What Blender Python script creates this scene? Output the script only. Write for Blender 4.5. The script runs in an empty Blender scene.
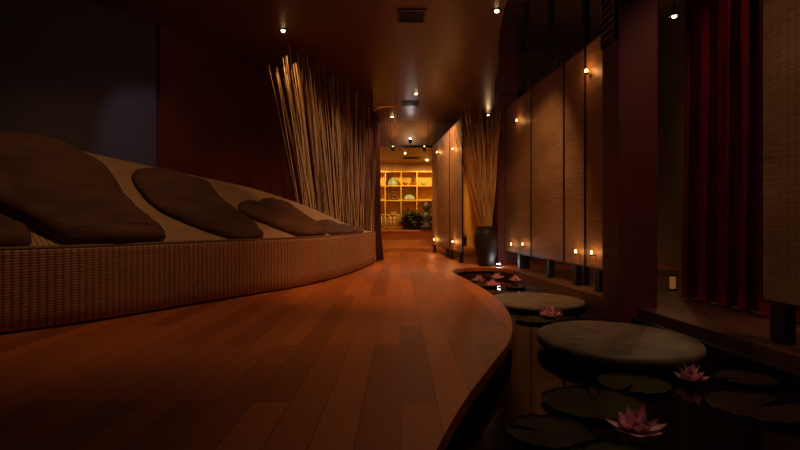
import bpy, bmesh, math, random
from mathutils import Vector, Matrix, noise, geometry
random.seed(7)
sc = bpy.context.scene
C = sc.collection
PI = math.pi

# ------------------------------------------------------------------ helpers
def obj(name, bm, mat, parent=None, smooth=False, kind=None, label=None):
    me = bpy.data.meshes.new(name)
    bm.normal_update()
    bm.to_mesh(me); bm.free()
    if isinstance(mat, (list, tuple)):
        for m in mat: me.materials.append(m)
    elif mat: me.materials.append(mat)
    if smooth:
        me.polygons.foreach_set('use_smooth', [True]*len(me.polygons))
        if smooth == 'auto': me.set_sharp_from_angle(angle=math.radians(40))
    o = bpy.data.objects.new(name, me); C.objects.link(o)
    if parent is not None: o.parent = parent
    if kind: o['kind'] = kind
    if label: o['label'] = label
    return o
def tag(o, label, cat, group=None):
    o['label'] = label; o['category'] = cat
    if group: o['group'] = group
    return o
def thing(name, label, cat, loc=(0,0,0), rotz=0, group=None):
    o = bpy.data.objects.new(name, None); C.objects.link(o)
    o.empty_display_size = .1
    o.location = loc; o.rotation_euler = (0,0,rotz)
    return tag(o, label, cat, group)
def copy_tree(o, parent=None):
    c = o.copy(); C.objects.link(c); c.parent = parent
    for ch in list(o.children): copy_tree(ch, c)
    return c
def box(bm, x0,x1,y0,y1,z0,z1, bev=0):
    vs = [bm.verts.new((x,y,z)) for z in (z0,z1) for x,y in ((x0,y0),(x1,y0),(x1,y1),(x0,y1))]
    fs = [bm.faces.new([vs[i] for i in f]) for f in ((3,2,1,0),(4,5,6,7),(0,1,5,4),(1,2,6,5),(2,3,7,6),(3,0,4,7))]
    if bev:
        es = list({e for f in fs for e in f.edges})
        bmesh.ops.bevel(bm, geom=es, offset=bev, segments=2, affect='EDGES', profile=.6)
    return bm
def BX(*a, **k): return box(bmesh.new(), *a, **k)
def lathe(bm, prof, n=32, c=(0,0,0), cap=True):
    rings = []
    for r, z in prof:
        rings.append([bm.verts.new((c[0]+r*math.cos(2*PI*i/n), c[1]+r*math.sin(2*PI*i/n), c[2]+z)) for i in range(n)])
    for a, b in zip(rings, rings[1:]):
        for i in range(n): bm.faces.new((a[i], a[(i+1)%n], b[(i+1)%n], b[i]))
    if cap:
        bm.faces.new(rings[0][::-1]); bm.faces.new(rings[-1])
    return bm
def tube(bm, pts, rad, n=8, cap=True):
    pts = [Vector(p) for p in pts]
    if not isinstance(rad, (list, tuple)): rad = [rad]*len(pts)
    rings = []
    ref = Vector((0,0,1))
    if abs((pts[-1]-pts[0]).normalized().z) > .9: ref = Vector((1,0,0))
    for i, p in enumerate(pts):
        d = (pts[min(i+1,len(pts)-1)] - pts[max(i-1,0)]).normalized()
        u = d.cross(ref).normalized(); v = d.cross(u).normalized()
        rings.append([bm.verts.new(p + (u*math.cos(2*PI*k/n)+v*math.sin(2*PI*k/n))*rad[i]) for k in range(n)])
    for a, b in zip(rings, rings[1:]):
        for i in range(n): bm.faces.new((a[i], b[i], b[(i+1)%n], a[(i+1)%n]))
    if cap:
        bm.faces.new(rings[0]); bm.faces.new(rings[-1][::-1])
    return bm
def polyslab(bm, outline, z0, z1):
    tris = geometry.tessellate_polygon([[Vector((x,y,0)) for x,y in outline]])
    t = [bm.verts.new((x,y,z1)) for x,y in outline]; b = [bm.verts.new((x,y,z0)) for x,y in outline]
    for a in tris:
        bm.faces.new([t[i] for i in a]); bm.faces.new([b[i] for i in a[::-1]])
    n = len(outline)
    for i in range(n): bm.faces.new((b[i], b[(i+1)%n], t[(i+1)%n], t[i]))
    bmesh.ops.recalc_face_normals(bm, faces=bm.faces)
    return bm
def cr(P, t):
    n = len(P); t = max(0, min(n-1-1e-6, t)); i = int(t); u = t-i
    g = lambda k: P[max(0, min(n-1, k))]
    return [.5*((2*b)+(-a+c)*u+(2*a-5*b+4*c-d)*u*u+(-a+3*b-3*c+d)*u**3)
            for a,b,c,d in zip(g(i-1), g(i), g(i+1), g(i+2))]
def spline(P, per): return [cr(P, k/per) for k in range((len(P)-1)*per+1)]

# ------------------------------------------------------------------ materials
class NT:
    def __init__(s, name):
        s.m = bpy.data.materials.new(name); s.m.use_nodes = True
        s.t = s.m.node_tree; s.b = s.t.nodes['Principled BSDF']
    def n(s, typ, **k):
        nd = s.t.nodes.new(typ)
        for a, v in k.items():
            if a in nd.inputs.keys(): nd.inputs[a].default_value = v
            else: setattr(nd, a, v)
        return nd
    def l(s, a, b): s.t.links.new(a, b)
def rgb(*c): return (c[0], c[1], c[2], 1)
def ramp(s, fac, stops):
    r = s.n('ShaderNodeValToRGB'); s.l(fac, r.inputs[0])
    e = r.color_ramp.elements
    while len(e) < len(stops): e.new(.5)
    for q, (p, c) in zip(e, stops): q.position = p; q.color = rgb(*c)
    return r.outputs[0]
def coords(s, src='Object', scale=(1,1,1), rot=(0,0,0)):
    tc = s.n('ShaderNodeTexCoord'); mp = s.n('ShaderNodeMapping')
    mp.inputs['Scale'].default_value = scale; mp.inputs['Rotation'].default_value = rot
    s.l(tc.outputs[src], mp.inputs[0]); return mp.outputs[0]
def mat(name, col, rough=.6, var=.15, scale=6, metal=0, bump=0, stretch=(1,1,1), coat=0, spec=.5, src='Object'):
    s = NT(name)
    v = coords(s, src, stretch)
    nz = s.n('ShaderNodeTexNoise', Scale=scale, Detail=5); s.l(v, nz.inputs[0])
    c = ramp(s, nz.outputs[0], [(.3, [x*(1-var) for x in col]), (.7, [min(1,x*(1+var)) for x in col])])
    s.l(c, s.b.inputs['Base Color'])
    s.b.inputs['Roughness'].default_value = rough; s.b.inputs['Metallic'].default_value = metal
    s.b.inputs['Coat Weight'].default_value = coat; s.b.inputs['Specular IOR Level'].default_value = spec
    if bump:
        b = s.n('ShaderNodeBump', Strength=bump, Distance=.01); s.l(nz.outputs[0], b.inputs['Height']); s.l(b.outputs[0], s.b.inputs['Normal'])
    return s.m
def emit(name, col, st):
    s = NT(name); s.b.inputs['Base Color'].default_value = rgb(0,0,0)
    s.b.inputs['Emission Color'].default_value = rgb(*col); s.b.inputs['Emission Strength'].default_value = st
    return s.m
def planks(name, cols, w, ln, rough, bump=.15, rot=PI/2):
    s = NT(name); v = coords(s, 'Object', rot=(0,0,rot))
    br = s.n('ShaderNodeTexBrick', Scale=1, offset=.37, offset_frequency=2)
    br.inputs['Brick Width'].default_value = ln; br.inputs['Row Height'].default_value = w
    br.inputs['Mortar Size'].default_value = .0018; br.inputs['Mortar Smooth'].default_value = .3
    br.inputs['Color1'].default_value = (0,0,0,1); br.inputs['Color2'].default_value = (1,1,1,1)
    br.inputs['Mortar'].default_value = (.5,.5,.5,1)
    s.l(v, br.inputs[0])
    st = s.n('ShaderNodeMapping'); st.inputs['Scale'].default_value = (1.5, 22, 1); s.l(v, st.inputs[0])
    # shift the grain per plank
    ad = s.n('ShaderNodeVectorMath', operation='ADD'); s.l(st.outputs[0], ad.inputs[0])
    sc2 = s.n('ShaderNodeVectorMath', operation='SCALE'); sc2.inputs['Scale'].default_value = 13
    s.l(br.outputs['Color'], sc2.inputs[0]); s.l(sc2.outputs[0], ad.inputs[1])
    nz = s.n('ShaderNodeTexNoise', Scale=1.6, Detail=6, Roughness=.6); s.l(ad.outputs[0], nz.inputs[0])
    mx = s.n('ShaderNodeMix', data_type='FLOAT'); mx.inputs[0].default_value = .42
    s.l(br.outputs['Color'], mx.inputs[2]); s.l(nz.outputs[0], mx.inputs[3])
    c = ramp(s, mx.outputs[0], [(.12, cols[0]), (.45, cols[1]), (.8, cols[2])])
    dk = s.n('ShaderNodeMix', data_type='RGBA', blend_type='MULTIPLY')
    s.l(br.outputs['Fac'], dk.inputs[0]); s.l(c, dk.inputs[6]); dk.inputs[7].default_value = (.25,.2,.18,1)
    s.l(dk.outputs[2], s.b.inputs['Base Color'])
    rr = s.n('ShaderNodeMapRange'); rr.inputs[3].default_value = rough-.07; rr.inputs[4].default_value = rough+.12
    s.l(nz.outputs[0], rr.inputs[0]); s.l(rr.outputs[0], s.b.inputs['Roughness'])
    b = s.n('ShaderNodeBump', Strength=bump, Distance=.003, invert=True); s.l(br.outputs['Fac'], b.inputs['Height']); s.l(b.outputs[0], s.b.inputs['Normal'])
    return s.m
def weave(name, c0, c1, pu, pv, bump, rough=.65, blotch=.25, amt=1.0, drift=0):
    """basket weave from UV in metres: ribs of pitch pu along u, strands of pitch pv along v"""
    s = NT(name)
    tc = s.n('ShaderNodeTexCoord'); sp = s.n('ShaderNodeSeparateXYZ')
    wn = s.n('ShaderNodeTexNoise', Scale=5, Detail=3); s.l(tc.outputs['UV'], wn.inputs[0])
    wm = s.n('ShaderNodeVectorMath', operation='SCALE'); wm.inputs['Scale'].default_value = drift
    s.l(wn.outputs['Color'], wm.inputs[0])
    ad = s.n('ShaderNodeVectorMath', operation='ADD'); s.l(tc.outputs['UV'], ad.inputs[0]); s.l(wm.outputs[0], ad.inputs[1])
    s.l(ad.outputs[0], sp.inputs[0])
    def M(op, a, b=None):
        m = s.n('ShaderNodeMath', operation=op)
        for k, q in enumerate((a, b)):
            if q is None: continue
            if isinstance(q, (int, float)): m.inputs[k].default_value = q
            else: s.l(q, m.inputs[k])
        return m.outputs[0]
    su = M('SINE', M('MULTIPLY', sp.outputs[0], PI/pu)); sv = M('SINE', M('MULTIPLY', sp.outputs[1], PI/pv))
    rib = M('ABSOLUTE', su)
    # alternating over-under strand
    alt = M('MULTIPLY', su, sv)
    h = M('ADD', M('MULTIPLY', rib, .62), M('ADD', M('MULTIPLY', M('ABSOLUTE', sv), .26), M('MULTIPLY', M('ADD', alt, 1), .06)))
    nz = s.n('ShaderNodeTexNoise', Scale=9, Detail=6, Roughness=.7); s.l(tc.outputs['UV'], nz.inputs[0])
    n2 = s.n('ShaderNodeTexNoise', Scale=1.1, Detail=3); s.l(tc.outputs['UV'], n2.inputs[0])
    hh = M('ADD', M('MULTIPLY', h, amt), M('MULTIPLY', M('SUBTRACT', nz.outputs[0], .5), blotch*2))
    hh = M('ADD', hh, M('MULTIPLY', M('SUBTRACT', n2.outputs[0], .5), blotch*1.5))
    c = ramp(s, hh, [(.08, c0), (.85, c1)])
    s.l(c, s.b.inputs['Base Color']); s.b.inputs['Roughness'].default_value = rough
    b = s.n('ShaderNodeBump', Strength=bump, Distance=.012); s.l(h, b.inputs['Height']); s.l(b.outputs[0], s.b.inputs['Normal'])
    return s.m

M_deck = planks('deck_wood', [(.27,.062,.008),(.40,.098,.012),(.52,.138,.018)], .127, 1.35, .42)
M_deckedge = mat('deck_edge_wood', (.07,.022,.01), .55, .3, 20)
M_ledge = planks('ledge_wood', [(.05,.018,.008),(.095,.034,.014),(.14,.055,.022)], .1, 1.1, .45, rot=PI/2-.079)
M_pool = mat('pool_lining', (.016,.012,.008), .7, .4, 3, bump=.3)
M_wallred = mat('oxblood_plaster', (.13,.017,.009), .6, .15, 2, bump=.05)
M_wallgrey = mat('slate_plaster', (.075,.055,.06), .6, .12, 1.5)
M_walldark = mat('umber_plaster', (.13,.075,.035), .7, .2, 2)
M_ceil = mat('lacquer_ceiling', (.15,.066,.024), .38, .12, 1.2, spec=.4)
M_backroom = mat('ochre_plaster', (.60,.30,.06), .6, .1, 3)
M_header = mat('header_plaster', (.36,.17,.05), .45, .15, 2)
M_weavefront = weave('woven_rattan_front', (.17,.075,.028), (.50,.26,.115), .043, .016, .7, blotch=.34)
M_weavetop = weave('woven_rattan_top', (.17,.08,.03), (.56,.32,.15), .03, .016, .6, blotch=.3)
M_pillow = mat('brown_linen', (.10,.044,.024), .85, .25, 2.2, bump=1.0, spec=.2, stretch=(1.2,1.2,7))
M_black = mat('blackened_wood', (.012,.009,.008), .5, .3, 8)
M_iron = mat('black_iron', (.015,.014,.014), .4, .2, 20, metal=.6)
s = NT('split_bamboo')
n1 = s.n('ShaderNodeTexNoise', Scale=1, Detail=4, Roughness=.7); s.l(coords(s,'UV',(2.5,110,1)), n1.inputs[0])
n2 = s.n('ShaderNodeTexNoise', Scale=1, Detail=3); s.l(coords(s,'UV',(1.2,2.5,1)), n2.inputs[0])
wv = s.n('ShaderNodeTexWave', Scale=5.5, Distortion=.15, wave_profile='SIN', bands_direction='X'); s.l(coords(s,'UV'), wv.inputs[0])
a1 = s.n('ShaderNodeMath', operation='MULTIPLY_ADD'); s.l(n2.outputs[0], a1.inputs[0]); a1.inputs[1].default_value=.5; s.l(n1.outputs[0], a1.inputs[2])
pw = s.n('ShaderNodeMath', operation='POWER'); s.l(wv.outputs['Fac'], pw.inputs[0]); pw.inputs[1].default_value=14
a2 = s.n('ShaderNodeMath', operation='MULTIPLY_ADD'); s.l(pw.outputs[0], a2.inputs[0]); a2.inputs[1].default_value=-.12; s.l(a1.outputs[0], a2.inputs[2])
s.l(ramp(s, a2.outputs[0], [(.45,(.12,.055,.02)),(.74,(.31,.16,.065)),(1,(.50,.29,.13))]), s.b.inputs['Base Color'])
s.b.inputs['Roughness'].default_value=.55
b_ = s.n('ShaderNodeBump', Strength=.3, Distance=.004); s.l(n1.outputs[0], b_.inputs['Height']); s.l(b_.outputs[0], s.b.inputs['Normal'])
M_bamboo = s.m
s = NT('dry_cane')
n1 = s.n('ShaderNodeTexNoise', Scale=3, Detail=5); s.l(coords(s,'Object',(6,6,.6)), n1.inputs[0])
oi = s.n('ShaderNodeObjectInfo'); a1 = s.n('ShaderNodeMath', operation='MULTIPLY_ADD'); s.l(oi.outputs['Random'], a1.inputs[0]); a1.inputs[1].default_value=.8; s.l(n1.outputs[0], a1.inputs[2])
s.l(ramp(s, a1.outputs[0], [(.45,(.16,.075,.03)),(.85,(.44,.25,.10)),(1,(.68,.42,.19))]), s.b.inputs['Base Color']); s.b.inputs['Roughness'].default_value=.55
M_cane = s.m
M_twig = mat('pale_twig', (.66,.38,.13), .45, .3, 3, stretch=(6,6,.6))
M_vase = mat('black_glazed_clay', (.016,.010,.009), .6, .3, 6, bump=.2)
M_pillar = mat('maroon_lacquer', (.125,.018,.012), .6, .1, 3)
M_stone = mat('weathered_stone', (.13,.09,.055), .6, .4, 7, bump=.5)
M_pad = mat('lily_pad_green', (.075,.06,.007), .9, .35, 5, bump=.1)
M_padred = mat('lily_pad_russet', (.065,.022,.010), .9, .35, 5, bump=.1)
M_petal = mat('pink_petal', (.95,.48,.56), .55, .2, 14)
M_stamen = mat('yellow_stamen', (.75,.30,.08), .6, .2, 30)
M_velvet = mat('crimson_velvet', (.24,.012,.022), .8, .2, 5, spec=.2)
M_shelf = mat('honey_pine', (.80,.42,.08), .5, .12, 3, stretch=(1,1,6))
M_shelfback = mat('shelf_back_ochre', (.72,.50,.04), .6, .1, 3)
M_reed = mat('reed', (.62,.36,.12), .6, .3, 10, stretch=(5,5,.5))
M_platform = mat('pale_oak', (.60,.27,.07), .45, .18, 4, stretch=(.6,3,3))
M_leaf = mat('dark_leaf', (.035,.055,.02), .5, .4, 6)
M_statue = mat('dark_carved_wood', (.05,.03,.022), .45, .3, 8)
M_cream = mat('cream_ceramic', (.75,.62,.42), .4, .08, 5)
M_sage = mat('sage_cloth', (.30,.36,.24), .8, .25, 12, bump=.3)
M_rust = mat('rust_ceramic', (.35,.07,.03), .4, .2, 8)
M_brass = mat('aged_brass', (.65,.36,.14), .3, .15, 10, metal=.9)
M_string = mat('maroon_cord', (.10,.018,.018), .6, .3, 10)
M_bulb = emit('warm_bulb', (1,.66,.32), 28)
M_bulbcool = emit('cool_bulb', (.85,.9,1), 45)
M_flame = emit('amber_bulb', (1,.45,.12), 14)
M_candle = emit('candle_glass', (1,.42,.08), .14)

s = NT('pond_water')
s.b.inputs['Base Color'].default_value = (.55,.5,.42,1); s.b.inputs['Roughness'].default_value = .025
s.b.inputs['Transmission Weight'].default_value = 1; s.b.inputs['IOR'].default_value = 1.33
nz = s.n('ShaderNodeTexNoise', Scale=7, Detail=2); s.l(coords(s), nz.inputs[0])
b_ = s.n('ShaderNodeBump', Strength=.06, Distance=.01); s.l(nz.outputs[0], b_.inputs['Height']); s.l(b_.outputs[0], s.b.inputs['Normal'])
M_water = s.m

# ------------------------------------------------------------------ setting
CEIL = 2.80; HI = 3.6
WZ = -.12
edge = [(.30,-2.5),(.10,-1.0),(-.02,0),(-.03,.7),(.02,1.1),(.10,1.456),(.235,1.89),(.40,2.33),(.58,2.82),(.69,3.28),(.765,3.8),(.80,4.4),(.785,5.1),(.73,5.9),(.67,6.7),(.74,7.15),(.93,7.37),(1.18,7.42),(1.38,7.33),(1.49,7.12)]
edge = [tuple(p) for p in spline(edge, 5)]
LX = lambda y: 2.05-.079*y
deck = [(-7,-2.5)] + edge + [(LX(7.05),7.0),(LX(7.05),7.06),(4.6,7.06),(4.6,17),(-7,17)]
bm = polyslab(bmesh.new(), deck, -.05, 0)
obj('floor', bm, M_deck, kind='structure')
# solid curb under the deck edge, down to the basin
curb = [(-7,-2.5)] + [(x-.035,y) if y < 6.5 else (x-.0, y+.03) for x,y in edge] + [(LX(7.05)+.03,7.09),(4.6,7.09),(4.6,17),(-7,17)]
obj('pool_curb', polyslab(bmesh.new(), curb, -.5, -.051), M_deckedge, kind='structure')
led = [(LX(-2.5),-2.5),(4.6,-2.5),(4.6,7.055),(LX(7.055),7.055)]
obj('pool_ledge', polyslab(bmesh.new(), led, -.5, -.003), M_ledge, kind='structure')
led2 = [(LX(-2.5)-.10,-2.5),(LX(-2.5)-.004,-2.5),(LX(4.0)-.004,4.0),(LX(4.0)-.05,4.0)]
obj('pool_step', polyslab(bmesh.new(), led2, -.5, -.07), M_black, kind='structure')
obj('pool_basin', BX(-.5,2.3,-2.5,7.6,-.56,-.5), M_pool, kind='structure')
wat = BX(-.5,2.2,-2.49,7.5,-.13,WZ)
bm = bmesh.new()
vs = [bm.verts.new((x,y,WZ)) for x,y in ((-.4,-2.5),(2.3,-2.5),(2.3,7.55),(-.4,7.55))]; bm.faces.new(vs)
wat.free()
obj('pond_water', bm, M_water, kind='structure')

def wallpath(name, pts, z0, z1, m, th=.1, closed=False):
    """vertical wall following a plan path, thickness to the left side of travel"""
    out = []
    for i, (x, y) in enumerate(pts):
        a = Vector(pts[max(i-1,0)]); b = Vector(pts[min(i+1,len(pts)-1)])
        d = (b-a).normalized(); out.append((x-d.y*th, y+d.x*th))
    return obj(name, polyslab(bmesh.new(), list(pts)+out[::-1], z0, z1), m, kind='structure', smooth='auto')
wallpath('wall_left', [(-7,-.2),(-5.9,1.6),(-4.35,3.55),(-2.64,5.78)], 0, CEIL, M_wallgrey)
wr = [tuple(p) for p in spline([(-2.62,5.83),(-2.40,6.75),(-1.95,7.7),(-1.25,8.5),(-.46,9.0)], 6)]
wallpath('wall_rear_left', wr, 0, CEIL, M_wallred)
wallpath('wall_passage_left', [(-.46,9.1),(-.75,10.2),(-1.25,11.6)], 0, CEIL, M_wallred)
obj('wall_right', BX(3.9,4.0,-2.5,11.6,0,2.799), M_walldark, kind='structure')
obj('wall_right_upper', BX(3.9,4.0,-2.5,9.3,2.8,3.6), M_walldark, kind='structure')
obj('wall_right_rear', BX(1.75,4.0,11.45,11.55,0,CEIL), M_walldark, kind='structure')

cedge = [tuple(p) for p in spline([(.30,-2.5),(.30,0),(.55,1.9),(.82,2.9),(.98,3.7),(1.03,4.4),(1.04,5.0),(1.09,5.7),(1.26,6.8),(1.47,7.9)],6)]
obj('ceiling', polyslab(bmesh.new(), [(-7.1,-2.5)]+cedge+[(1.47,8.31),(1.77,8.32),(1.77,9.2),(4.0,9.2),(4.0,11.6),(-7.1,11.6)], CEIL, CEIL+.1), M_ceil, kind='structure')
obj('ceiling_void', BX(.1,4.6,-2.5,9.3,HI,HI+.1), M_walldark, kind='structure')
wallpath('wall_void_fascia', cedge, CEIL+.1, HI, M_walldark, .06)
obj('wall_pond_rear', BX(1.78,3.9,9.2,9.3,0,HI), M_walldark, kind='structure')
# back room
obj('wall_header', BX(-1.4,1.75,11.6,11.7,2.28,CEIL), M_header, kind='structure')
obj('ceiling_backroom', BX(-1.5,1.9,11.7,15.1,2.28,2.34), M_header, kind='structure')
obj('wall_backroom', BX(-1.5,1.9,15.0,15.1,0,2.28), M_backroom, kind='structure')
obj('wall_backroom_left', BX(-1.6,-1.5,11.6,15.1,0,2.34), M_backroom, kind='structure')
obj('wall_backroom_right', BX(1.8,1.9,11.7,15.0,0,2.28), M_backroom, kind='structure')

# ------------------------------------------------------------------ lounge bed
F=[(-4.1,.9),(-3.3,1.7),(-2.6,2.45),(-2.21,2.95),(-1.9,3.37),(-1.53,4.08),(-1.25,4.62),(-.97,5.16),(-.69,6.12),(-.53,7.1),(-.44,7.8),(-.39,8.3)]
CR=[(-5.0,1.9,1.36),(-4.4,2.6,1.36),(-3.8,3.2,1.35),(-3.3,3.75,1.33),(-3.0,4.15,1.29),(-2.69,4.68,1.22),(-2.4,5.2,1.16),(-2.17,5.68,1.11),(-1.85,6.35,1.04),(-1.31,7.2,.84),(-.85,7.9,.60),(-.5,8.36,.49)]
def bed(t, s):
    f = cr(F, t); c = cr(CR, t)
    e = max(0, (s-.12)/.88); k = e*e*(3-2*e)*.55+e*.45*(2-e) if e < 1 else 1
    return Vector((f[0]+(c[0]-f[0])*s, f[1]+(c[1]-f[1])*s, .48+(c[2]-.48)*k))
def bednorm(t, s):
    a = bed(t+.02, s)-bed(t-.02, s); b = bed(t, s+.02)-bed(t, s-.02)
    n = a.cross(b).normalized()
    return n if n.z > 0 else -n
lounge = thing('daybed', 'long curved daybed covered in woven rattan, rising to a sloped back along left wall', 'daybed')
def uvgrid(bm, rows, uvs):
    lay = bm.loops.layers.uv.verify()
    V = [[bm.verts.new(p) for p in r] for r in rows]
    for i in range(len(V)-1):
        for j in range(len(V[0])-1):
            f = bm.faces.new((V[i][j], V[i+1][j], V[i+1][j+1], V[i][j+1]))
            for lp, (a, b) in zip(f.loops, ((i,j),(i+1,j),(i+1,j+1),(i,j+1))): lp[lay].uv = uvs(a, b)
    return bm
NT_ = 220
ts = [11*i/NT_ for i in range(NT_+1)]
arc = [0]
for a, b in zip(ts, ts[1:]): arc.append(arc[-1] + (Vector(cr(F,b))-Vector(cr(F,a))).length)
# front face, gently bulging ribs
zs = [.012,.02,.12,.24,.36,.44,.47,.478]
rows, hs = [], []
for i, t in enumerate(ts):
    f = Vector(cr(F,t)); c = Vector(cr(CR,t)[:2]); n = Vector((f.x-c.x, f.y-c.y)).normalized()
    r = []
    for z in zs:
        o = .004 if z <= .013 else (.012 if z < .475 else 0)
        r.append((f.x+n.x*o, f.y+n.y*o, z+.002))
    rows.append(r)
bm = uvgrid(bmesh.new(), rows, lambda i,j: (arc[i], zs[j]))
obj('woven_front', bm, M_weavefront, lounge, smooth=True)
SS = [-.002,.02,.05,.09,.12]+[.12+.88*k/22 for k in range(1,23)]
rows = []
for i, t in enumerate(ts):
    r = [bed(t, s_) for s_ in SS]
    w = (r[-1]-r[0]); w.z = 0; w.normalize()
    top = r[-1].copy()
    fall = min(1, max(0,(top.z-.5)/.3))
    for d, dz in ((.02,-.003),(.05,-.012),(.08,-.035)): r.append(Vector((top.x+w.x*d*fall, top.y+w.y*d*fall, top.z+dz*fall)))
    r.append(Vector((top.x+w.x*.085*fall, top.y+w.y*.085*fall, .04)))
    rows.append(r)
wd = [0]
for a, b in zip(rows[80], rows[80][1:]): wd.append(wd[-1]+(b-a).length)
bm = uvgrid(bmesh.new(), rows, lambda i,j: (arc[i], wd[j]))
obj('woven_slope', bm, M_weavetop, lounge, smooth=True)
# rolled edge and dark plinth
bm = bmesh.new(); tube(bm, [bed(t,0)+Vector((0,0,-.006)) for t in ts], .014, 8)
obj('edge_roll', bm, M_weavetop, lounge, smooth=True)
pl = []
for t in ts[::4]:
    f = cr(F,t); c = cr(CR,t); pl.append((f[0]+(c[0]-f[0])*.035, f[1]+(c[1]-f[1])*.035))
bk = [(cr(CR,t)[0], cr(CR,t)[1]) for t in ts[::4]]
obj('plinth', polyslab(bmesh.new(), pl+bk[::-1], 0.001, .05), M_black, lounge)
fe = Vector(cr(F,11)); ce = Vector(cr(CR,11))
bm = bmesh.new(); vs=[bm.verts.new(p) for p in ((fe.x,fe.y,.03),(ce.x,ce.y,.03),(ce.x,ce.y,.49),(fe.x,fe.y,.478))]; bm.faces.new(vs)
obj('end_panel', bm, M_weavefront, lounge)

# ------------------------------------------------------------------ floor pillows
PIL = [
 ([(2.75,.36),(3.0,.31),(3.25,.26),(3.4,.20),(3.38,.11),(3.2,.03),(2.9,0.0),(2.62,.05),(2.55,.2)], .10, 'dark brown floor pillow cut by left photo edge, nearest to the viewer'),
 ([(2.75,.66),(2.98,.76),(3.35,.78),(3.88,.80),(4.35,.74),(4.62,.62),(4.65,.42),(4.66,.28),(4.74,.18),(4.66,.05),(4.40,-.0),(4.15,-.015),(3.92,.04),(3.72,.14),(3.46,.24),(3.22,.32),(2.9,.38),(2.72,.5)], .14, 'largest dark brown floor pillow, draped from daybed crest down to front edge'),
 ([(5.05,.64),(5.43,.72),(5.93,.73),(6.32,.66),(6.38,.54),(6.45,.39),(6.55,.25),(6.45,.12),(6.15,.03),(5.95,.03),(5.7,.13),(5.4,.22),(5.2,.29),(5.02,.36),(4.93,.48)], .10, 'brown floor pillow with rounded drooping end, second behind the largest one'),
 ([(6.72,.46),(7.12,.50),(7.7,.58),(7.9,.53),(7.95,.42),(8.08,.24),(7.85,.10),(7.35,.05),(7.15,.17),(6.93,.27),(6.70,.35)], .09, 'brown floor pillow with peaked top, below the leaning canes'),
 ([(8.35,.36),(8.83,.33),(9.7,.30),(9.85,.2),(9.5,.07),(8.7,.06),(8.15,.08),(8.08,.22)], .055, 'smallest and farthest brown floor pillow near the end of the daybed'),
]
for k, (ol, T, lb) in enumerate(PIL):
    P = []
    n = len(ol)
    for i in range(n*8):          # closed spline
        i0, u = i//8, (i%8)/8
        a,b,c,d = (ol[(i0+q)%n] for q in (-1,0,1,2))
        P.append([.5*((2*b[q])+(-a[q]+c[q])*u+(2*a[q]-5*b[q]+4*c[q]-d[q])*u*u+(-a[q]+3*b[q]-3*c[q]+d[q])*u**3) for q in (0,1)])
    cx = sum(p[0] for p in P)/len(P); cy = sum(p[1] for p in P)/len(P)
    bm = bmesh.new()
    def ring(r, h, tuck=0):
        vs = []
        for p in P:
            t_, s_ = cx+(p[0]-cx)*r, cy+(p[1]-cy)*r
            b0 = bed(t_, max(s_,-.02)); nn = bednorm(t_, max(s_,.05))
            w = noise.noise(Vector((b0.x*4+k*7, b0.y*4, b0.z*4)))*.03 - (1-abs(noise.noise(Vector((b0.x*2.5+k, b0.y*2.5, b0.z*9+b0.x*3)))))**8*.022
            q = b0 + nn*(h + (w if h > .02 else 0) + .006)
            vs.append(bm.verts.new(q))
        return vs
    R = [ring(.975,0), ring(.995, T*.12), ring(1.008, T*.28), ring(1.0,T*.45), ring(.97,T*.60), ring(.92,T*.72), ring(.84,T*.83)]
    for j in range(1,20): R.append(ring(.84*(1-j/20), T*(.83+.17*math.sin(j/20*PI/2))))
    m_ = len(P)
    for a, b in zip(R, R[1:]):
        for i in range(m_): bm.faces.new((a[i], a[(i+1)%m_], b[(i+1)%m_], b[i]))
    bm.faces.new(R[-1])
    low = [ring(.84*(1-j/6), .0) for j in range(0,5)]
    prev = R[0]
    for b in low:
        for i in range(m_): bm.faces.new((prev[(i+1)%m_], prev[i], b[i], b[(i+1)%m_]))
        prev = b
    bm.faces.new(prev[::-1])
    bmesh.ops.recalc_face_normals(bm, faces=bm.faces)
    o = obj('floor_pillow', bm, M_pillow, smooth=True)
    tag(o, lb, 'pillow', 'brown floor pillows on the daybed')

# ------------------------------------------------------------------ canes behind the bed
for i in range(118):
    u = (i+random.uniform(-.9,.9))/117; u = min(1,max(0,u))
    # base line behind the crest, from left to the far end
    bx = -1.27+.84*u+random.uniform(-.03,.03); by = 7.38+.98*u**.9+random.uniform(.0,.22)
    # fan to the left, forwards and up
    tx = -1.43+1.04*u+random.uniform(-.09,.09); ty = by-1.12*(1-u)**.9+random.uniform(-.06,.1)-.12
    hz = min(2.77, (2.80 - .42*u**1.6) + random.uniform(-.5,.03))
    if i % 9 == 0: tx -= .05*(1-u)
    r = random.uniform(.006,.013)
    pts = []
    w1, w2 = random.uniform(-.025,.025), random.uniform(-.025,.025)
    for q in range(8):
        v = q/7; z = .03+(hz-.03)*v
        e = v**1.12
        pts.append((bx+(tx-bx)*e+w1*math.sin(v*5+i), by+(ty-by)*e+w2*math.sin(v*4+2*i), z))
    bm = bmesh.new(); tube(bm, pts, [r*(1.15-.5*q/7) for q in range(8)], 6)
    o = obj('bamboo_cane', bm, M_cane, smooth=True)
    tag(o, 'thin dry cane standing in the fanned bundle behind the far end of the daybed', 'cane', 'dry canes fanned behind the daybed')

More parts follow.
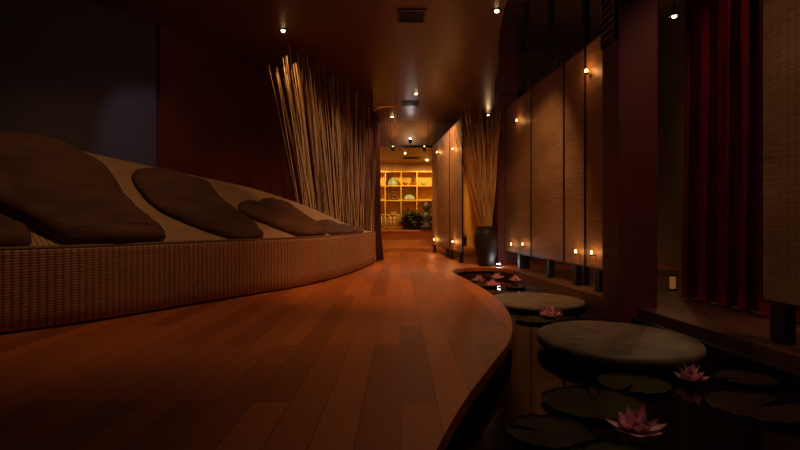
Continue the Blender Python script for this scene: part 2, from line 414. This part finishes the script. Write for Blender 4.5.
# ------------------------------------------------------------------ vase with twigs
VX, VY = 1.245, 7.72
vs_ = thing('floor_vase', 'tall black clay vase standing on the floor at the far end of the pond', 'vase', (VX,VY,0))
prof = [(.10,.001),(.115,.01),(.125,.06),(.155,.2),(.172,.34),(.172,.43),(.158,.5),(.135,.535),(.14,.56),(.15,.572),(.14,.574),(.125,.555),(.12,.53),(.14,.48),(.15,.4),(.13,.2),(.09,.04)]
obj('vase_body', lathe(bmesh.new(), prof, 40), M_vase, vs_, smooth=True)
bm = bmesh.new(); 
for zz in (.20,.36,.46): 
    rr = {.20:.1565,.36:.1735,.46:.1695}[zz]; tube(bm, [(rr*math.cos(a*PI/18), rr*math.sin(a*PI/18), zz) for a in range(37)], .004, 6)
obj('ridge', bm, M_vase, vs_, smooth=True)
for i in range(95):
    a = random.uniform(0,2*PI); q = math.sqrt(random.random())
    bx, by = VX+.05*q*math.cos(a), VY+.05*q*math.sin(a)
    mx, my = VX+.10*q*math.cos(a), VY+.10*q*math.sin(a)
    tx, ty = VX-.08+.42*q*math.cos(a), VY+.22*q*math.sin(a)
    if tx-VX > .25: tx = VX+.25*random.random()
    H = random.uniform(1.85,2.42)
    pts = [(bx,by,.06),(mx,my,.575)]
    for k in range(1,7):
        v = k/6; e = v**.9
        pts.append((mx+(tx-mx)*e+.012*math.sin(v*6+i), my+(ty-my)*e+.012*math.cos(v*5+i), .575+(H-.575)*v))
    r = random.uniform(.003,.0062)
    bm = bmesh.new(); tube(bm, pts, [r*(1.1-.6*k/7) for k in range(8)], 5)
    tag(obj('dry_twig', bm, M_twig, smooth=True), 'thin pale twig fanning up out of the black floor vase', 'twig', 'dry twigs in the floor vase')

# ------------------------------------------------------------------ pillars
pil = thing('pillar', 'thick maroon square pillar rising beside the two stone discs, nearest pillar', 'pillar', (0,0,0))
obj('shaft', BX(1.60,1.885,3.9,4.22,-.5,HI-.001,bev=.006), M_pillar, pil)
p2 = thing('pillar', 'slim dark maroon pillar just right of the black floor vase', 'pillar', (0,0,0))
obj('shaft', BX(1.475,1.76,8.02,8.3,0.001,HI-.001,bev=.006), M_pillar, p2)
# vent grille on near pillar, left face
g = thing('wall_vent', 'small dark louvred vent high on the left face of the near maroon pillar', 'vent', (1.595,4.06,0))
bm = bmesh.new()
for y0,y1,z0,z1 in ((-.13,-.115,2.0,2.7),(.115,.13,2.0,2.7),(-.13,.13,1.98,2.0),(-.13,.13,2.7,2.72)): box(bm,-.02,.004,y0,y1,z0,z1)
obj('frame', bm, M_iron, g)
for k in range(12):
    z = 2.02+k*.057
    bm = BX(-.018,-.002,-.115,.115,z,z+.022); obj('slat', bm, M_walldark, g)

# ------------------------------------------------------------------ folding bamboo screens
def screen(x0,y0,x1,y1,z0,z1,label,group,feet=(.12,.88)):
    d = Vector((x1-x0,y1-y0)); L = d.length; rz = math.atan2(d.y,d.x)
    t = thing('bamboo_screen', label, 'screen', (x0,y0,0), rz, group)
    bm = uvgrid(bmesh.new(), [[(.0125+(L-.025)*i/4, -.012, z0+.015+(z1-z0-.03)*j/8) for j in range(9)] for i in range(5)], lambda i,j: (x0*3+L*i/4, (z1-z0)*j/8))
    r = bmesh.ops.extrude_face_region(bm, geom=bm.faces[:]); bmesh.ops.translate(bm, vec=(0,.02,0), verts=[v for v in r['geom'] if isinstance(v,bmesh.types.BMVert)])
    bmesh.ops.recalc_face_normals(bm, faces=bm.faces)
    obj('woven_panel', bm, M_bamboo, t)
    bm = bmesh.new()
    box(bm,.003,.0125,-.014,.012,z0,z1); box(bm,L-.0125,L-.003,-.014,.012,z0,z1)
    box(bm,.0125,L-.0125,-.014,.012,z0,z0+.015); box(bm,.0125,L-.0125,-.014,.012,z1-.015,z1)
    obj('frame', bm, M_black, t)
    for f in feet:
        bm = BX(L*f-.05,L*f+.05,-.032,.03,.001,z0+.002,bev=.006); obj('foot', bm, M_black, t)
    return t
SX = lambda y, a=2.2: a-.079*y
gs = 'woven bamboo screens along the pond ledge'
for (ya, yb, lb) in ((6.76,7.95,'woven bamboo screen with amber reflections built as lamps, farthest panel of the row on the pond ledge'),
                     (5.68,6.74,'plain woven bamboo screen panel without an amber reflection, on the pond ledge'),
                     (5.15,5.66,'narrow woven bamboo screen, left of the panel with the brightest amber reflection'),
                     (4.3,5.13,'woven bamboo screen with bright upper amber reflection, beside the near maroon pillar'),
                     (1.75,2.9,'woven bamboo screen cut by the right photo edge, beside the red curtain')):
    screen(SX(ya),ya,SX(yb),yb,.195,2.33,lb,gs,{6.76:(.37,),5.68:(.4,),5.15:(.4,),4.3:(.66,),1.75:(.15,.88)}[ya])
gs2 = 'woven bamboo screens in the passage'
screen(SX(8.15,1.6),8.15,SX(9.25,1.6),9.25,.156,2.25,'woven bamboo screen half hidden by the twigs of the black vase',gs2)
screen(SX(9.27,1.6),9.27,SX(11.4,1.6),11.4,.156,2.25,'farthest woven bamboo screen, beside the glowing shelves',gs2)

# black uprights and rail behind the screens
for y, lb in ((7.2,'left slim black post above the row of bamboo screens'),(6.28,'middle slim black post above the row of bamboo screens'),(5.33,'right slim black post above the row of bamboo screens')):
    bm = BX(SX(y)+.05,SX(y)+.11,y-.03,y+.03,-.002,HI-.002,bev=.004)
    tag(obj('black_post', bm, M_black), lb, 'post', 'slim black posts behind the screens')
bm = bmesh.new(); tube(bm, [(SX(7.9)+.2,7.9,2.56),(SX(4.4)+.2,4.4,2.56)], .012, 6)
tag(obj('black_rail', bm, M_black), 'thin dark rail running level behind the black posts', 'rail')

# ------------------------------------------------------------------ curtain
cu = thing('red_curtain', 'heavy crimson velvet curtain hanging in deep folds beside the near maroon pillar', 'curtain')
rows = []
N = 150
def curt(y): return 2.72-.079*y
for i in range(N+1):
    v = i/N; y = 2.75+v*1.72; x = curt(y)
    fold = .06*math.sin(v*2*PI*8.3)+.022*math.sin(v*2*PI*19+1)
    r = []
    for j in range(25):
        z = .012+(HI-.10-.012)*j/24; k = 1-.45*j/24
        r.append((x+fold*k+.008*noise.noise(Vector((v*8,z*2,0))), y+.015*math.sin(v*50+z*1.5), z))
    rows.append(r)
bm = uvgrid(bmesh.new(), rows, lambda i,j:(i/N*4,j/24*2.7))
bmesh.ops.solidify(bm, geom=bm.faces[:], thickness=.006)
obj('drape', bm, M_velvet, cu, smooth=True)
bm = bmesh.new(); tube(bm, [(curt(2.7),2.7,HI-.07),(curt(4.55),4.55,HI-.07)], .014, 8); obj('curtain_rod', bm, M_iron, cu, smooth=True)
for y in (2.7,4.5):
    bm = BX(curt(y)-.01,curt(y)+.01,y-.01,y+.01,HI-.07,HI-.001); obj('bracket', bm, M_iron, cu)

# string curtain at the passage, on a curved brass rail
sc_ = thing('string_curtain', 'dark maroon curtain on a curved brass rail where the daybed ends', 'curtain')
rail = [(-.47,8.50,2.26),(-.455,8.58,2.38),(-.38,8.74,2.50),(-.24,8.92,2.565),(-.08,9.02,2.59)]
railp = spline(rail, 6)
bm = bmesh.new(); tube(bm, railp, .016, 8); obj('curved_rail', bm, M_brass, sc_, smooth=True)
for p in (rail[1], rail[4]):
    bm = bmesh.new(); tube(bm, [p,(p[0],p[1],CEIL-.001)], .006, 6); obj('hanger', bm, M_iron, sc_)
rows = []
for i in range(61):
    v = i/60; x = -.41+.10*v; y = 8.50+.42*v; fo = .014*math.sin(v*2*PI*6)
    r = []
    for j in range(17):
        u = j/16; z = .012+2.41*u
        bulge = .035*math.exp(-((u-.02)/.10)**2)
        r.append((x+fo+bulge-.03*u, y-fo*.3, z))
    rows.append(r)
bm = uvgrid(bmesh.new(), rows, lambda i,j:(i/60,j/16)); bmesh.ops.solidify(bm, geom=bm.faces[:], thickness=.006)
obj('drape', bm, M_string, sc_, smooth=True)
rows = [[p for p in r[:4]] for r in rows]
bm = bmesh.new()
tube(bm, [(r[0][0]-.004, r[0][1]-.012, .02) for r in rows], .012, 6); obj('hem', bm, M_black, sc_)
for i in range(16):
    p = cr(rail, .8+3.2*i/15)
    bm = bmesh.new(); tube(bm, [(p[0],p[1],p[2]),(p[0]-.01,p[1],1.9),(p[0]-.02-.004*i,p[1],1.15+.05*math.sin(i*2.1))], .003, 4)
    obj('cord', bm, M_string, sc_)

# ------------------------------------------------------------------ pond stones, pads and lotus
def stone(x,y,r,z1,lb,th=.075,seed=0,asp=1):
    bm = bmesh.new()
    n = 72; prof = [(.0,-.5),(.86,-.5),(.9,z1-th),(.985,z1-th*.75),(1.0,z1-th*.35),(.99,z1-.008),(.975,z1),(.8,z1+.001),(.5,z1+.002),(.2,z1+.002)]
    rings=[]
    for pr, z in prof[1:]:
        rings.append([bm.verts.new((x+r*pr*(1+.012*noise.noise(Vector((math.cos(2*PI*i/n)*2+seed, math.sin(2*PI*i/n)*2, z*9))))*math.cos(2*PI*i/n),
                       y+asp*r*pr*(1+.012*noise.noise(Vector((math.cos(2*PI*i/n)*2+seed, math.sin(2*PI*i/n)*2, z*9))))*math.sin(2*PI*i/n), z+.003*noise.noise(Vector((pr*5,i*.4,seed))))) for i in range(n)])
    for a,b in zip(rings,rings[1:]):
        for i in range(n): bm.faces.new((a[i],a[(i+1)%n],b[(i+1)%n],b[i]))
    bm.faces.new(rings[-1]); bm.faces.new(rings[0][::-1])
    tag(obj('stepping_stone', bm, M_stone, smooth=True), lb, 'stone', 'round stepping stones in the pond')
stone(1.235,3.05,.43,-.03,'round flat stepping stone nearest the viewer, in front of the maroon pillar',asp=1.2)
stone(1.235,4.86,.425,-.075,'round flat stepping stone farther back, left of the maroon pillar',th=.05,seed=4,asp=1.2)

def pad(x,y,r,ang,lb,m=None):
    bm = bmesh.new(); n = 48
    c = bm.verts.new((0,0,.004)); rings=[]
    for q in (.35,.7,.93,1.0):
        row=[]
        for i in range(n+1):
            a = .12+(2*PI-.24)*i/n
            z = .004+.0035*math.cos(a*14)*q+(.010 if q==1.0 else 0)
            rr = r*q*(1+.02*math.sin(a*5+x*9))
            row.append(bm.verts.new((rr*math.cos(a),rr*math.sin(a),z)))
        rings.append(row)
    for i in range(n): bm.faces.new((c,rings[0][i],rings[0][i+1]))
    for a,b in zip(rings,rings[1:]):
        for i in range(n): bm.faces.new((a[i],b[i],b[i+1],a[i+1]))
    bmesh.ops.solidify(bm, geom=bm.faces[:], thickness=.005)
    o = obj('lily_pad', bm, m or M_pad, smooth=True); o.location=(x,y,WZ+.006); o.rotation_euler=(0,0,ang)
    tag(o, lb, 'lily pad', 'lily pads on the pond')
pads = [(.78,2.16,.20,1.2,'large green lily pad behind the nearest lotus, left of it',0),
 (.52,1.86,.15,2.6,'olive lily pad closest to the curved deck edge in the foreground',0),
 (1.06,2.42,.16,4,'dim green lily pad between the near stone and the nearest lotus',0),
 (1.42,2.12,.19,.4,'russet lily pad at the right, in front of the second lotus',1),
 (.66,1.62,.15,5,'green lily pad cut by the bottom photo edge, left of the nearest lotus',0),
 (1.62,2.50,.13,3,'small russet lily pad near the ledge, right of the second lotus',1),
 (1.02,4.02,.15,2,'green lily pad under the lotus between the two stones',0),
 (.99,6.25,.17,1,'far green lily pad nearest the deck, in the back of the pond',0),
 (.86,6.72,.12,3.6,'farthest green lily pad at the narrow back end of the pond',0),
 (1.32,6.05,.12,.9,'far russet lily pad nearer the ledge, in the back of the pond',1),
 (1.02,5.62,.15,4.4,'green lily pad behind the farther stepping stone',0)]
for x,y,r,a,lb,k in pads: pad(x,y,r,a,lb,M_padred if k else M_pad)

def petal(L,W,up,curl):
    bm = bmesh.new(); rows=[]
    for i in range(9):
        v=i/8; w=W*math.sin(PI*min(1,v*.93+.07)**.8)*(1 if v<1 else .05)
        a=up+curl*(v-.3)
        rows.append((v,w))
    x=z=0; pts=[]
    for i in range(9):
        v=i/8; a=up+curl*(v-.4); 
        if i: x+=L/8*math.cos(a); z+=L/8*math.sin(a)
        pts.append((x+.012,z,a))
    V=[]
    for (px,pz,a),(v,w) in zip(pts,rows):
        r=[]
        for j in range(-2,3):
            q=j/2; cup=.30*w*q*q
            r.append(bm.verts.new((px-math.sin(a)*cup, q*w, pz+math.cos(a)*cup+.004)))
        V.append(r)
    for a,b in zip(V,V[1:]):
        for j in range(4): bm.faces.new((a[j],b[j],b[j+1],a[j+1]))
    bmesh.ops.solidify(bm, geom=bm.faces[:], thickness=.0012)
    return bm
def lotus(x,y,sc,rot,lb,grp,src=None,zz=0):
    if src: t = copy_tree(src)
    else:
        t = thing('lotus_flower', lb, 'lotus')
        base=None
        for ring_,(n,L,W,up,curl,off) in enumerate(((7,.100,.036,.30,.50,0),(5,.088,.034,.75,.40,.4),(4,.098,.030,1.28,.10,.2))):
            pb = obj('petal', petal(L,W,up,curl), M_petal, t, smooth=True)
            pb.rotation_euler=(0,0,off)
            for k in range(1,n):
                c = pb.copy(); C.objects.link(c); c.parent=t; c.rotation_euler=(0,0,off+2*PI*k/n)
                c.scale=(1+.1*math.sin(k*3),)*3
        obj('seed_head', lathe(bmesh.new(),[(.004,.002),(.012,.008),(.016,.026),(.010,.032)],16), M_stamen, t, smooth=True)
    t['label']=lb; t['category']='lotus'; t['group']=grp
    t.location=(x,y,WZ+.012+zz); t.rotation_euler=(0,0,rot); t.scale=(sc,sc,sc)
    return t
gl='pink lotus flowers floating on the pond'
L0=lotus(.81,1.83,.98,1.75,'pink lotus flower nearest the viewer, with one tall upright petal',gl)
lotus(1.34,2.45,.80,.6,'pink lotus flower in front of the near stepping stone, on the right',gl,L0)
lotus(1.16,4.10,1.0,2.3,'pink lotus flower between the two stepping stones',gl,L0)
lotus(.98,6.62,.85,.3,'leftmost of the four far lotus flowers, close to the deck',gl,L0)
lotus(1.06,6.12,.90,1.1,'far lotus flower closest to the back stepping stone',gl,L0)
lotus(1.27,6.95,.85,2.0,'far lotus flower just in front of the black vase',gl,L0)
lotus(1.43,6.62,.85,2.9,'rightmost of the four far lotus flowers, near the ledge',gl,L0)

# ------------------------------------------------------------------ ceiling fixtures
def lightobj(name,typ,loc,energy,col,size=.03,rot=None,angle=None,blend=.6):
    l=bpy.data.lights.new(name,typ); l.energy=energy; l.color=col
    if typ=='AREA': l.size=size
    else: l.shadow_soft_size=size
    if typ=='SPOT': l.spot_size=math.radians(angle or 80); l.spot_blend=blend
    o=bpy.data.objects.new(name,l); C.objects.link(o); o.location=loc
    if rot: o.rotation_euler=rot
    return o
def aim(loc,tgt): return (Vector(tgt)-Vector(loc)).to_track_quat('-Z','Y').to_euler()
def spotlight(x,y,lb,energy,tgt,angle=80,z=CEIL,col=(1,.55,.25),grp='recessed ceiling spotlights',bulb=M_bulb,br=.022):
    t=thing('ceiling_spotlight',lb,'spotlight',(x,y,z),0,grp)
    bm=bmesh.new(); lathe(bm,[(.05,-.001),(.05,-.007),(.045,-.010),(.032,-.008),(.030,-.001)],24); obj('trim_ring',bm,M_iron,t,smooth='auto')
    bm=bmesh.new(); lathe(bm,[(br,-.008),(br,-.014),(br*.7,-.022),(br*.3,-.025)],16); obj('bulb',bm,bulb,t,smooth=True)
    p=(x,y,z-.04); lightobj('spot_light','SPOT',p,energy,col,.03,aim(p,tgt),angle)
spotlight(-1.32,6.02,'ceiling spotlight directly above the leaning canes',20,(-1.15,7.3,.4),85)
spotlight(.99,5.46,'ceiling spotlight above the pond, in front of the slim pillar',95,(.75,6.5,.2),100)
spotlight(2.88,5.6,'lamp hanging on a thin stem at the left edge of the red curtain',26,(2.9,5.6,.8),165)
pend = [o for o in bpy.data.objects if o.name.startswith('ceiling_spotlight') and 'hanging' in str(o.get('label'))][0]
pend.name='hanging_lamp'; pend['category']='lamp'; del pend['group']
obj('canopy', lathe(bmesh.new(), [(.05,-.001),(.05,.02),(.02,.04)],20), M_iron, pend, smooth='auto')
obj('stem', BX(-.006,.006,-.006,.006,.038,HI-CEIL-.001), M_iron, pend)
lightobj('lamp_spill','POINT',(2.88,5.9,2.6),9,(1,.6,.25),.03)
spotlight(.27,8.94,'ceiling spotlight beside the farther square ceiling vent',150,(.5,9.4,.3),130)
spotlight(-.16,10.9,'ceiling spotlight above the passage, just left of the track lights',85,(.1,11.9,0),75)
spotlight(1.77,10.7,'faint ceiling spotlight seen above the twigs of the black vase',22,(1.25,8.0,1.0),80,br=.016)
spotlight(-1.1,3.3,'added unseen fill spotlight over the middle of the daybed, above the photo frame',40,(-1.6,4.3,.4),110)  # out-of-view spot added to brighten the daybed
spotlight(.25,2.3,'added unseen fill spotlight over the near deck planks, above the photo frame',4,(.0,3.2,0),105)  # added spot lifting the near deck
spotlight(1.25,2.7,'added unseen fill spotlight over the near stepping stone, above the photo frame',50,(1.1,2.4,0),60,z=HI,col=(1,.66,.42))  # added spot that brings out the pond flowers and stone
spotlight(2.2,2.5,'added unseen fill spotlight between the pillar and red curtain, above the photo frame',62,(2.5,3.9,.3),62,col=(1,.5,.32),z=HI)  # extra spot put in to bring up the curtain folds
spotlight(-2.15,4.4,'added unseen cool fill spotlight by the grey wall, above the photo frame',20,(-2.6,5.9,1.2),44,col=(.55,.6,1),bulb=M_bulbcool)  # added cool spot making the bluish patch on the grey wall
spotlight(-.75,4.9,'added unseen fill spotlight aimed at the leaning canes, above the photo frame',62,(-.95,7.4,1.1),42,col=(1,.62,.3))  # added spot brightening the canes from the front
spotlight(-.2,4.6,'added unseen fill spotlight over the deck curve, above the photo frame',82,(.2,5.5,0),80,col=(1,.46,.16))  # added spot for the orange glow on the deck
spotlight(-.1,4.9,'added unseen cool fill spotlight facing the end of the daybed, above the photo frame',30,(-.7,7.9,.6),45,col=(.75,.7,1),bulb=M_bulbcool)  # added cool spot greying the daybed end and lower canes
spotlight(.12,12.6,'small spotlight in the lowered ceiling of the shelf room',8,(.1,14.0,.3),90,z=2.28,col=(1,.68,.22))
spotlight(.70,13.95,'spotlight in the lowered ceiling at the right of the shelf room',70,(.7,14.7,.9),130,z=2.28,col=(1,.68,.22),br=.04,)
spotlight(-.62,13.95,'added hidden fill spotlight in the lowered ceiling above the reeds in the shelf room',70,(-.35,14.7,.9),130,z=2.28,col=(1,.68,.22))  # added fill for the shelves, kept hidden behind the maroon curtain

def vent(x,y,w,l,z,lb):
    t=thing('ceiling_vent',lb,'vent',(x,y,z),0,'black ceiling vents')
    bm=bmesh.new()
    for a in ((-w/2,w/2,-l/2,-l/2+.02),(-w/2,w/2,l/2-.02,l/2),(-w/2,-w/2+.02,-l/2+.02,l/2-.02),(w/2-.02,w/2,-l/2+.02,l/2-.02)): box(bm,*a,-.015,-.001)
    obj('frame',bm,M_iron,t)
    obj('backing',BX(-w/2+.02,w/2-.02,-l/2+.02,l/2-.02,-.003,-.001),M_black,t)
    for k in range(5):
        y0=-l/2+.03+(l-.06)*k/5; obj('slat',BX(-w/2+.02,w/2-.02,y0,y0+.012,-.012,-.004),M_iron,t)
vent(.12,5.6,.30,.34,CEIL,'black ceiling vent nearest the viewer')
vent(.19,9.7,.32,.32,CEIL,'black ceiling vent farther along the passage ceiling')
vent(.30,13.6,.42,.30,2.28,'black vent in the lowered ceiling of the shelf room')

# track lights
tr=thing('track_light','black ceiling track with small adjustable lamp heads above shelf room opening','track light',(0,11.45,0))
obj('track_bar',BX(-.26,.70,-.02,.02,2.235,2.285),M_iron,tr)
for x in (-.2,.6):
    bm=bmesh.new(); tube(bm,[(x,0,2.30),(x,0,CEIL-.001)],.006,6); obj('hanger',bm,M_iron,tr)
for x,up in ((-.15,1),(.22,0),(.52,1)):
    bm=bmesh.new(); tube(bm,[(x,-.02,2.29),(x,-.05,2.25 if up else 2.33)],.007,6)
    obj('head_arm',bm,M_iron,tr)
    z=2.20 if up else 2.37
    hd=obj('lamp_head',lathe(bmesh.new(),[(.02,-.05),(.035,-.03),(.04,.04),(.035,.045)],16,(x,-.06,z)),M_iron,tr,smooth='auto')
    obj('bulb',lathe(bmesh.new(),[(.018 if up else .034,.0455),(.014,.056),(.008,.062)],14,(x,-.06,z)),M_flame if up else M_bulbcool,hd,smooth=True)
    if up: 
        p=(x,11.37,z+.07); lightobj('track_spot','SPOT',p,7,(1,.5,.2),.02,aim(p,(x,11.58,CEIL)),60,1)
    else: lightobj('track_spot','POINT',(x,11.36,z+.09),1.4,(1,.85,.8),.03)

spotlight(.9,1.6,'added unseen fill spotlight beside the pond before the bamboo screens, above the photo frame',12,(2.05,2.5,1.0),60,z=HI)  # spot added to light the nearest screen on the right
# added clip lamps standing in for amber reflections on the screens
reflection0=None
def reflection_lamp(y,z,a,e,lb,size=1,up=True):
    global reflection0
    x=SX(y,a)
    t=thing('screen_reflection',lb,'lamp',(x-.018,y,z),math.atan2(1,-.079)-PI/2,'amber reflections on the bamboo screens, built as clip lamps')
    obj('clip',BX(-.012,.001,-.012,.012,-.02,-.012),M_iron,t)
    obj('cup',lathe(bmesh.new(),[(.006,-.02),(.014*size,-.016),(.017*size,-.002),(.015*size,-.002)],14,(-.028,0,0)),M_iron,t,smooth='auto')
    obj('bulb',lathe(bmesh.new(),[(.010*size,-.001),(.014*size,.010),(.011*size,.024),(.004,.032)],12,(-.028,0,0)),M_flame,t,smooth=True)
    lightobj('reflection_glow','POINT',(x-.018-.06,y,z+.01),e,(1,.42,.13),.02)
reflection_lamp(7.24,2.0,2.2,.55,'upper amber reflection built as a lamp on the farthest screen of the pond row',.6)
reflection_lamp(5.03,2.04,2.2,1.3,'brightest amber reflection built as a lamp, high on the screen beside the near pillar',1.3)
reflection_lamp(7.5,.31,2.2,.30,'left lower amber reflection built as a lamp on the farthest screen of the pond row',.5)
reflection_lamp(6.98,.33,2.2,.30,'right lower amber reflection built as a lamp on the farthest screen of the pond row',.5)
reflection_lamp(5.28,.325,2.2,.40,'low amber reflection built as a lamp on the narrow screen',.8)
reflection_lamp(4.92,.335,2.2,.40,'low amber reflection built as a lamp on the screen beside the near pillar',.7)
reflection_lamp(10.5,2.0,1.6,1.4,'upper amber reflection built as a lamp on the farthest passage screen',.9)
reflection_lamp(8.75,1.82,1.6,1.1,'upper amber reflection built as a lamp on the passage screen touching the twigs',.8)
reflection_lamp(8.75,.30,1.6,1.1,'lower amber reflection built as a lamp on the passage screen near the vase',.9)
reflection_lamp(10.9,.27,1.6,1.4,'lower amber reflection built as a lamp on the farthest passage screen',.9)

# floor uplight by vase and lantern by curtain
t=thing('floor_uplight','tiny bright white uplight on the floor right of the black vase','lamp',(1.40,7.56,0))
obj('housing',lathe(bmesh.new(),[(.035,.001),(.035,.03),(.028,.034)],18),M_iron,t,smooth='auto')
obj('lens',lathe(bmesh.new(),[(.024,.0345),(.020,.042),(.008,.045)],14),M_bulbcool,t,smooth=True)
lightobj('uplight','POINT',(1.40,7.56,.09),1.0,(.9,.9,1),.02)
t=thing('lantern','small amber lantern standing on the ledge behind the near pillar','lantern',(2.52,4.93,-.003))
obj('base',BX(-.03,.03,-.03,.03,0,.015),M_iron,t); obj('glass',BX(-.02,.02,-.02,.02,.016,.13,bev=.006),M_candle,t); obj('cap',BX(-.03,.03,-.03,.03,.131,.14),M_iron,t)

# ------------------------------------------------------------------ shelf room
pf=thing('low_platform','low pale wooden platform across the far room, under the shelves','platform')
obj('platform_top',BX(-1.45,1.7,14.35,14.98,.39,.43,bev=.004),M_platform,pf)
obj('platform_front',BX(-1.43,1.68,14.4,14.42,.001,.39),M_platform,pf)
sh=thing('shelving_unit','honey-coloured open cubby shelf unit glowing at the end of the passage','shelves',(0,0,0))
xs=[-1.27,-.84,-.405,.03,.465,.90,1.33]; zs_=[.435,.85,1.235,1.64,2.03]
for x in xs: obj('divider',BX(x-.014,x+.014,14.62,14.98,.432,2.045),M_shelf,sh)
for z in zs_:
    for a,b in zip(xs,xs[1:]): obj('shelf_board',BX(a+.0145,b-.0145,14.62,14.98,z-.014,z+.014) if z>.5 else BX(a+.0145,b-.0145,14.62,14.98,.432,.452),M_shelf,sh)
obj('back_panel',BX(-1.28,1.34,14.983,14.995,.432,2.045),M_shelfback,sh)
# reed fence
rf=thing('reed_fence','low fence of pale upright reeds standing on the platform before the shelves','fence')
bm=bmesh.new()
x=-1.0
while x<.12:
    h=.37+random.uniform(-.04,.05); bm2=tube(bm,[(x,14.52+random.uniform(-.01,.01),.432),(x+random.uniform(-.03,.03),14.52,.432+h)],.011,6); x+=.034
obj('reeds',bm,M_reed,rf,smooth=True)
for z in (.50,.72): obj('cross_bar',BX(-1.0,.12,14.505,14.511,z,z+.015),M_reed,rf)
# shelf goods
def mound(x,z,w,h,m,lb,cat,name,seed=0):
    bm=bmesh.new(); n=20; rings=[]
    for v in range(7):
        a=v/6*PI/2; r=w*math.cos(a); zz=h*math.sin(a)
        rings.append([bm.verts.new((r*(1+.12*math.sin(3*q*2*PI/n+seed))*math.cos(2*PI*q/n), .7*r*math.sin(2*PI*q/n)+0, zz+.012*math.sin(5*q*2*PI/n+v+seed)*(v>0))) for q in range(n)])
    rings=rings[:-1]
    for a,b in zip(rings,rings[1:]):
        for q in range(n): bm.faces.new((a[q],a[(q+1)%n],b[(q+1)%n],b[q]))
    bm.faces.new(rings[-1]); bm.faces.new(rings[0][::-1])
    o=obj(name,bm,m,smooth=True); o.location=(x,14.80,z+.015); tag(o,lb,cat)
mound(-.19,1.64,.17,.20,M_sage,'sage green folded cloth bundle in the top left cubby','bundle','cloth_bundle',0)
mound(.25,1.235,.18,.16,M_sage,'sage green cloth bundle in the middle cubby of the second row','bundle','cloth_bundle',1)
def bowl(x,z,r,h,m,lb):
    bm=lathe(bmesh.new(),[(r*.4,0),(r*.5,.004),(r*.9,h*.5),(r,h),(r*.93,h),(r*.8,h*.5),(r*.4,.012)],20)
    o=obj('bowl',bm,m,smooth='auto'); o.location=(x,14.76,z+.015); tag(o,lb,'bowl')
bowl(.15,1.64,.07,.08,M_rust,'left rust red bowl in the top middle cubby')
bowl(.33,1.64,.07,.08,M_rust,'right rust red bowl in the top middle cubby')
bowl(.66,1.64,.075,.07,M_sage,'small green bowl in the top right cubby')
bowl(-.17,.85,.085,.06,M_cream,'cream bowl on the lowest cubby row, above the reeds')
bowl(-.62,1.235,.07,.09,M_rust,'rust bowl in the leftmost cubby, beside the maroon curtain')
def statuette(x,y,z,k,lb,name,m):
    t=thing(name,lb,'statue',(x,y,z))
    bm=bmesh.new(); lathe(bm,[(.10*k,0),(.13*k,.02*k),(.13*k,.07*k),(.08*k,.11*k),(.085*k,.18*k),(.10*k,.24*k),(.05*k,.30*k),(.035*k,.32*k),(.04*k,.34*k),(.065*k,.38*k),(.065*k,.43*k),(.04*k,.47*k),(.015*k,.50*k)],20)
    obj('figure_body',bm,m,t,smooth=True)
    for s_ in (-1,1):
        bm=bmesh.new(); tube(bm,[(s_*.09*k,0,.24*k),(s_*.13*k,-.02*k,.16*k),(s_*.05*k,-.10*k,.10*k)],[.03*k,.027*k,.02*k],8); obj('arm',bm,m,t,smooth=True)
    obj('base',lathe(bmesh.new(),[(.15*k,-.001),(.15*k,.02*k)],20),m,t)
statuette(-.19,14.78,1.251,.52,'small seated figurine in the left cubby of the second row','figurine',M_statue)
statuette(.72,14.50,.432,1.55,'large dark seated statue on the platform, right of the plant','seated_statue',M_statue)
# plant
pt=thing('potted_plant','dark leafy potted plant on the platform in front of the shelves','plant',(.33,14.5,.432))
obj('pot',lathe(bmesh.new(),[(.07,0),(.09,.14),(.1,.15),(.085,.15),(.08,.12)],20),M_vase,pt,smooth='auto')
bm=bmesh.new()
for i in range(14):
    a=i*2.4; tube(bm,[(0,0,.12),(.06*math.cos(a),.04*math.sin(a),.28),(.18*math.cos(a),.09*math.sin(a),.36+.03*(i%5))],.006,5)
obj('stems',bm,M_leaf,pt,smooth=True)
bm=bmesh.new()
for i in range(420):
    a=random.uniform(0,2*PI); q=random.random()**.5; h=random.uniform(.08,.52)
    c=Vector((.27*q*math.cos(a)*(1.1-.5*abs(h-.28)*2), .10*q*math.sin(a), h)); d=Vector((math.cos(a),math.sin(a)*.5,random.uniform(-.6,.7))).normalized(); u=d.cross(Vector((0,0,1))).normalized()
    L=random.uniform(.07,.13); W=L*.3
    v=[bm.verts.new(p) for p in (c,c+d*L*.5+u*W,c+d*L,c+d*L*.5-u*W)]; bm.faces.new(v)
obj('foliage',bm,M_leaf,pt)
o=obj('tall_jar',lathe(bmesh.new(),[(.06,0),(.09,.02),(.105,.16),(.09,.28),(.055,.33),(.06,.37),(.05,.37)],20),M_cream,smooth='auto'); o.location=(.97,14.5,.432)
tag(o,'cream ceramic jar on the platform, right of the dark statue','jar')

# ------------------------------------------------------------------ world and camera
w=bpy.data.worlds.new('night'); sc.world=w; w.use_nodes=True
w.node_tree.nodes['Background'].inputs[0].default_value=(.35,.36,.75,1)
w.node_tree.nodes['Background'].inputs[1].default_value=.035
cam=bpy.data.cameras.new('camera'); co=bpy.data.objects.new('camera',cam); C.objects.link(co)
cam.sensor_width=36; cam.lens=24; cam.shift_y=-2/800; cam.clip_start=.05
co.location=(0,0,.62); co.rotation_euler=(PI/2,0,0)
sc.camera=co
sc.view_settings.view_transform='Standard'; sc.view_settings.look='None'
sc.view_settings.exposure=0; sc.view_settings.gamma=1
sc.cycles.use_denoising=True; sc.cycles.max_bounces=6
sc.cycles.sample_clamp_indirect=3; sc.cycles.caustics_reflective=False; sc.cycles.caustics_refractive=False
